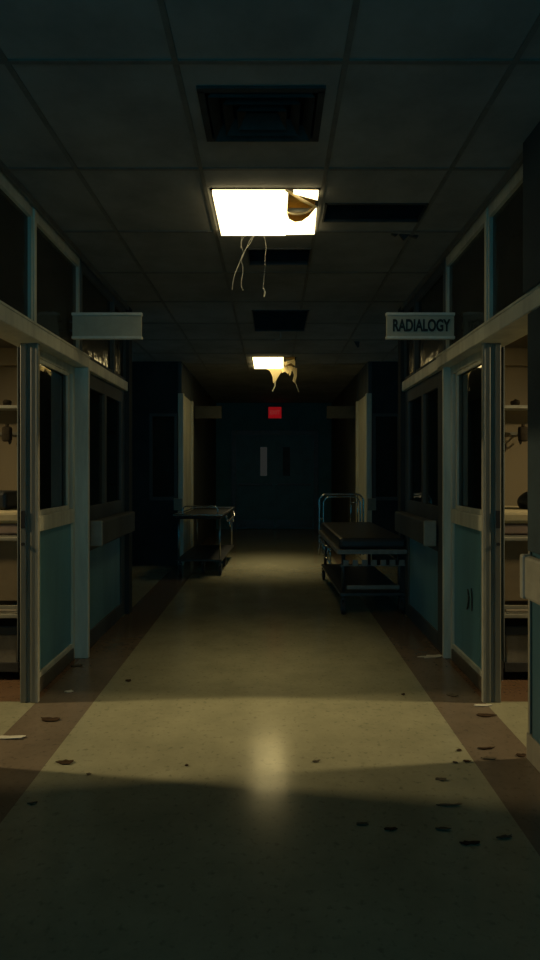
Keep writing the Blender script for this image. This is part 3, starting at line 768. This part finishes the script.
LIT = [
 (50, 720, 24, 7, 'leaf', 'dark curled leaf on the brown strip by the left doorway jamb'),
 (66, 763, 22, 7, 'leaf', 'dark leaf on the edge of the brown strip, left foreground'),
 (11, 738, 38, 5, 'paper', 'pale torn paper strip at the left edge inside the doorway light'),
 (69, 692, 10, 3, 'paper', 'small pale flake beside the blue panel on the left'),
 (76, 666, 16, 3, 'dull', 'greyish flake at the foot of the cream post on the left'),
 (128, 681, 7, 3, 'leaf', 'tiny dark bit on cream floor near the left brown strip'),
 (89, 775, 5, 3, 'dull', 'brown speck right of the left foreground leaf'),
 (187, 766, 5, 3, 'leaf', 'dark speck on the cream floor left of the light reflection'),
 (33, 804, 12, 3, 'dull', 'thin flake in shadow at the lower left'),
 (432, 657, 30, 4, 'paper', 'grey paper sheet lying by the post at the right wall'),
 (452, 696, 12, 4, 'dull', 'crumbled flakes on the brown strip beside the right blue panel'),
 (484, 706, 22, 3, 'paper', 'white paper scrap at the foot of the right doorway jamb'),
 (486, 716, 26, 6, 'leaf', 'rust brown flattened leaf just below the white scrap on the right'),
 (486, 749, 22, 3, 'leaf', 'thin dark sliver on the right brown strip in doorway light'),
 (459, 751, 6, 3, 'leaf', 'dark crumb at the inner edge of the right brown strip'),
 (455, 763, 6, 2, 'dull', 'brown crumb on cream floor at the right shadow edge'),
 (467, 762, 8, 4, 'leaf', 'dark crumb on the right strip at the shadow edge'),
 (489, 759, 20, 3, 'dull', 'dull brown flake near the pier on the right strip'),
 (521, 756, 12, 5, 'leaf', 'dark scrap against the pier at the right edge'),
 (403, 695, 4, 3, 'leaf', 'tiny dark speck mid right on the cream floor'),
 (391, 830, 18, 5, 'leaf', 'dark leaf alone in shadow, lower centre right'),
 (363, 825, 14, 4, 'dull', 'faint flake left of the lower centre right leaf'),
 (441, 780, 12, 4, 'dull', 'faint flake just below the shadow edge on the right'),
 (448, 806, 26, 3, 'dull', 'long faint flake in shadow above two darker leaves'),
 (443, 830, 18, 4, 'dull', 'brown flake in shadow between two leaves, lower right'),
 (468, 844, 26, 6, 'leaf', 'dark crumpled leaf in the lower right shadow'),
 (505, 838, 18, 4, 'dull', 'faint flake on the right strip, lower right'),
 (316, 762, 10, 2, 'dull', 'faint flake right of the light reflection'),
]
for i, (px, py, w, h, k, lb) in enumerate(LIT):
    litter(px, py, w, h, k, lb, ang=random.uniform(-.15, .15), seed=i)

# ------------------------------------------------------------------ names and groups
import re
cnt = {}
for o in [o for o in COL.objects if o.get('kind') == 'structure' and o.parent is None]:
    m_ = re.match(r'(trim|window|door)_', o.name)
    if m_: cnt.setdefault(m_.group(1), []).append(o)
for k, lst in cnt.items():
    for i, o in enumerate(lst): o.name = 'tmp_%s_%d' % (k, i)
    for i, o in enumerate(lst): o.name = '%s_%d' % (k, i+1)
GR = {'ceiling_light': 'square ceiling lights of the corridor', 'added_sheet': 'sheets added behind the glass panels', 'crash_rail': 'wall crash rails',
      'hanging_sign': 'signs hanging out from the walls', 'gurney': 'gurneys along the walls', 'air_return': 'dark air returns in the ceiling',
      'torn_ceiling_scrap': 'scraps hanging from the ceiling', 'treatment_bed': 'beds in the side rooms', 'folded_linen': 'linen under the beds',
      'storage_box': 'boxes under the beds', 'wall_shelf': 'shelves in the side rooms', 'cloth_wad': 'cloths on the shelves', 'wall_board': 'boards in the side rooms',
      'equipment_rail': 'equipment rails in the side rooms', 'hanging_pouch': 'pouches in the side rooms', 'hanging_coiled_tube': 'coiled tubes in the side rooms',
      'room_ceiling_light': 'ceiling lights of the side rooms', 'dead_leaf': 'dead leaves on the floor', 'paper_scrap': 'paper scraps on the floor', 'debris_flake': 'debris flakes on the floor'}
for o in COL.objects:
    b_ = o.name.split('.')[0]
    if o.parent is None and b_ in GR and 'label' in o: o['group'] = GR[b_]

# ------------------------------------------------------------------ world, camera, view
wd = bpy.data.worlds.new('teal_fill'); scn.world = wd; wd.use_nodes = True
bg = wd.node_tree.nodes['Background']; bg.inputs[0].default_value = (.012, .155, .235, 1); bg.inputs[1].default_value = 2.9  # teal fill added to tint the shadows through the openings

cam = bpy.data.cameras.new('camera'); co = bpy.data.objects.new('camera', cam); COL.objects.link(co)
co.location = (0, 0, CAMZ); co.rotation_euler = (PI/2, 0, 0)
cam.sensor_width = 36; cam.lens = 600/960*36; cam.clip_start = .05; cam.clip_end = 60
cam.shift_x = -2/960; cam.shift_y = -10/960
scn.camera = co
scn.view_settings.view_transform = 'Standard'; scn.view_settings.look = 'None'
scn.view_settings.exposure = 0.0; scn.view_settings.gamma = 1.0; scn.view_settings.use_curve_mapping = False
scn.cycles.use_denoising = True
scn.cycles.max_bounces = 8
scn.cycles.sample_clamp_indirect = 3.0
